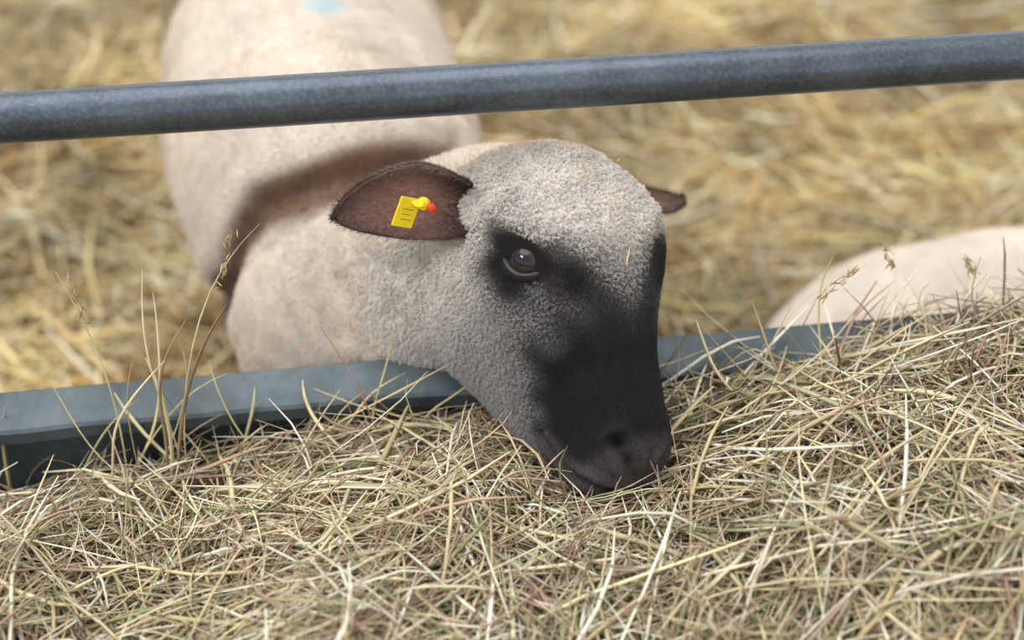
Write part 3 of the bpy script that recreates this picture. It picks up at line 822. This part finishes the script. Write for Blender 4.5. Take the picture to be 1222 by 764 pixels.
xs = np.linspace(-1.28, 1.28, 129); ys = np.linspace(0, 1, 40)
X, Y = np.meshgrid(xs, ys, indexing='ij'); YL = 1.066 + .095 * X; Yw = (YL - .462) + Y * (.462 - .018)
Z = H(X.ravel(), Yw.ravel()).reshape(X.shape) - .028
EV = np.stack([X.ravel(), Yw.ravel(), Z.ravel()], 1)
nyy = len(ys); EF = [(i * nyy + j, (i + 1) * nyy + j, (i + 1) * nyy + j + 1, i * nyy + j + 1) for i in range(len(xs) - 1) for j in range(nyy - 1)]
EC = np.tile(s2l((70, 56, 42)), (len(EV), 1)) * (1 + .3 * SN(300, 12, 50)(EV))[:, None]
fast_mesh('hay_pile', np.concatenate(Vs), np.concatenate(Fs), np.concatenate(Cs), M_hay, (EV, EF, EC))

# ---------------------------------------------------------------- straw bedding
def G(x, y):
    P = np.stack([x, y, x * 0], -1)
    return .045 + .030 * SN(5, 10, 61)(P) + .016 * SN(14, 10, 62)(P)
def straw(N, xr, yr, lenr, wr, lay, up=.22):
    x = rng.uniform(*xr, N); y = rng.uniform(*yr, N)
    cen = np.stack([x, y, x * 0], 1)
    th = SN(4, 8, 63)(cen) * 1.5 + rng.normal(size=N) * .8
    d = norm(np.stack([np.cos(th), np.sin(th), rng.normal(size=N) * up], 1))
    L_ = rng.uniform(*lenr, N)
    z = np.maximum(G(x, y) - lay * rng.random(N), .008) + np.abs(d[:, 2]) * L_ * .35
    b = rng.normal(size=(N, 3)) * .06 * L_[:, None]; b[:, 2] *= .3
    C = np.stack([x, y, z], 1)
    shade = np.clip(1.0 + .22 * SN(7, 10, 64)(cen) + .20 * SN(20, 10, 65)(cen), .42, 1.35)
    cols = pick([(236, 218, 170), (224, 200, 146), (242, 233, 204), (200, 166, 108), (218, 200, 150), (156, 124, 80)], [4, 4, 3, 2.5, 3, 1.4], N) * shade[:, None]
    return C, d, L_, rng.uniform(*wr, N), b, cols
Vs = []; Fs = []; Cs = []; off = 0
for args in [(24000, (-1.5, 1.6), (1.16, 3.7), (.08, .24), (.003, .0075), .04), (2500, (-1.5, 1.6), (1.3, 3.7), (.15, .32), (.006, .011), .0, .3), (9000, (-3, 3), (3.4, 6.0), (.15, .35), (.006, .012), .03),
             (5000, (-3, -1.4), (1.2, 3.5), (.12, .3), (.005, .010), .03), (5000, (1.5, 3), (1.2, 3.5), (.12, .3), (.005, .010), .03)]:
    add(*straw(*args), .4, 4, False)
xs = np.linspace(-3.2, 3.2, 130); ys = np.linspace(1.1, 6.2, 110)
X, Y = np.meshgrid(xs, ys, indexing='ij'); Z = np.maximum(G(X.ravel(), Y.ravel()) - .02, .004)
EV = np.stack([X.ravel(), Y.ravel(), Z], 1); nyy = len(ys)
EF = [(i * nyy + j, (i + 1) * nyy + j, (i + 1) * nyy + j + 1, i * nyy + j + 1) for i in range(len(xs) - 1) for j in range(nyy - 1)]
EC = np.tile(s2l((140, 114, 70)), (len(EV), 1)) * (1 + .2 * SN(60, 12, 51)(EV))[:, None]
fast_mesh('straw_bedding', np.concatenate(Vs), np.concatenate(Fs), np.concatenate(Cs), M_straw, (EV, EF, EC))

# loose straw bits caught in the fleece
Of, Af, Lf, Df = frame
bits = [(.045, .078, -.055, .030), (.075, .080, -.068, .022), (.05, .02, .05, .014), (.02, .0, .045, .016), (.12, .0, .036, .02), (.02, -.045, .04, .014), (.03, .01, .052, .012)]
Cb = []; db_ = []
for a, l, d, L_ in bits:
    p = Vector(Of + Af * a + Lf * l + Df * d); loc, n, i, _ = bv.find_nearest(p)
    n = np.array(n); tdir = norm(np.cross(n, rng.normal(size=3))); Cb.append(np.array(loc) + n * .006); db_.append(tdir)
Vs = []; Fs = []; Cs = []; off = 0
add(np.array(Cb), np.array(db_), np.array([b[3] for b in bits]), np.full(len(bits), .0013), np.zeros((len(bits), 3)) + .001, pick([(214, 190, 130), (170, 130, 90)], [2, 1], len(bits)), .4, 5, False)
ob = fast_mesh('straw_bits', np.concatenate(Vs), np.concatenate(Fs), np.concatenate(Cs), M_hay); ob.parent = sheep

# ---------------------------------------------------------------- ground
def ground():
    V = [(-7, -5, 0), (7, -5, 0), (7, 9, 0), (-7, 9, 0)]
    m = bpy.data.materials.new('barn_floor'); m.use_nodes = True; nt = m.node_tree; b = nt.nodes['Principled BSDF']
    tc = nt.nodes.new('ShaderNodeTexCoord'); nz = nt.nodes.new('ShaderNodeTexNoise'); nz.inputs['Scale'].default_value = 14; nz.inputs['Detail'].default_value = 8
    nt.links.new(tc.outputs['Object'], nz.inputs['Vector'])
    r = nt.nodes.new('ShaderNodeValToRGB'); r.color_ramp.elements[0].color = (*s2l((120, 98, 62)), 1); r.color_ramp.elements[1].color = (*s2l((200, 174, 118)), 1)
    nt.links.new(nz.outputs['Fac'], r.inputs['Fac']); nt.links.new(r.outputs['Color'], b.inputs['Base Color']); b.inputs['Roughness'].default_value = .9
    mesh_obj('floor', V, [(0, 1, 2, 3)], m, False)
ground()

# ---------------------------------------------------------------- light
w = bpy.data.worlds.new('World'); scene.world = w; w.use_nodes = True
nt = w.node_tree; bg = nt.nodes['Background']
tc = nt.nodes.new('ShaderNodeTexCoord'); sx = nt.nodes.new('ShaderNodeSeparateXYZ'); nt.links.new(tc.outputs['Generated'], sx.inputs[0])
r = nt.nodes.new('ShaderNodeValToRGB')
r.color_ramp.elements[0].position = .0; r.color_ramp.elements[0].color = (.32, .32, .32, 1)
r.color_ramp.elements[1].position = 1.0; r.color_ramp.elements[1].color = (.80, .80, .81, 1)
for p, v in ((.06, (.45, .46, .47)), (.16, (.99, 1.0, 1.03)), (.42, (.99, 1.0, 1.03)), (.60, (.80, .80, .81))):
    e = r.color_ramp.elements.new(p); e.color = (*v, 1)
nt.links.new(sx.outputs['Z'], r.inputs['Fac']); nt.links.new(r.outputs['Color'], bg.inputs['Color'])
bg.inputs['Strength'].default_value = 1.45
sl = bpy.data.lights.new('overcast_sun', 'SUN'); sl.energy = 2.0; sl.angle = math.radians(55); sl.color = (1, .995, .98)
so = bpy.data.objects.new('overcast_sun', sl); COL.objects.link(so)
so.rotation_euler = Vector((.22, -.12, -1.0)).to_track_quat('-Z', 'Y').to_euler(); so.location = (0, 0, 4)
# area lamp added high on the left to put a catchlight in the eye
al_ = bpy.data.lights.new('catchlight_lamp', 'AREA'); al_.shape = 'RECTANGLE'; al_.size = 1.0; al_.size_y = .4; al_.energy = 42; al_.color = (.9, .95, 1.0)
ao = bpy.data.objects.new('catchlight_lamp', al_); COL.objects.link(ao); ao.location = (-1.9, -.1, 3.0)
ao.rotation_euler = (Vector((0, 1.05, .65)) - Vector((-1.9, -.1, 3.0))).to_track_quat('-Z', 'Y').to_euler()

# ---------------------------------------------------------------- camera
cd = bpy.data.cameras.new('camera'); cam = bpy.data.objects.new('camera', cd); COL.objects.link(cam)
cam.location = (0, 0, 1.227); cam.rotation_euler = (math.radians(57), 0, 0)
cd.lens = 50; cd.sensor_width = 36; cd.clip_start = .05
cd.dof.use_dof = True; cd.dof.focus_distance = 1.15; cd.dof.aperture_fstop = 2.5
scene.camera = cam
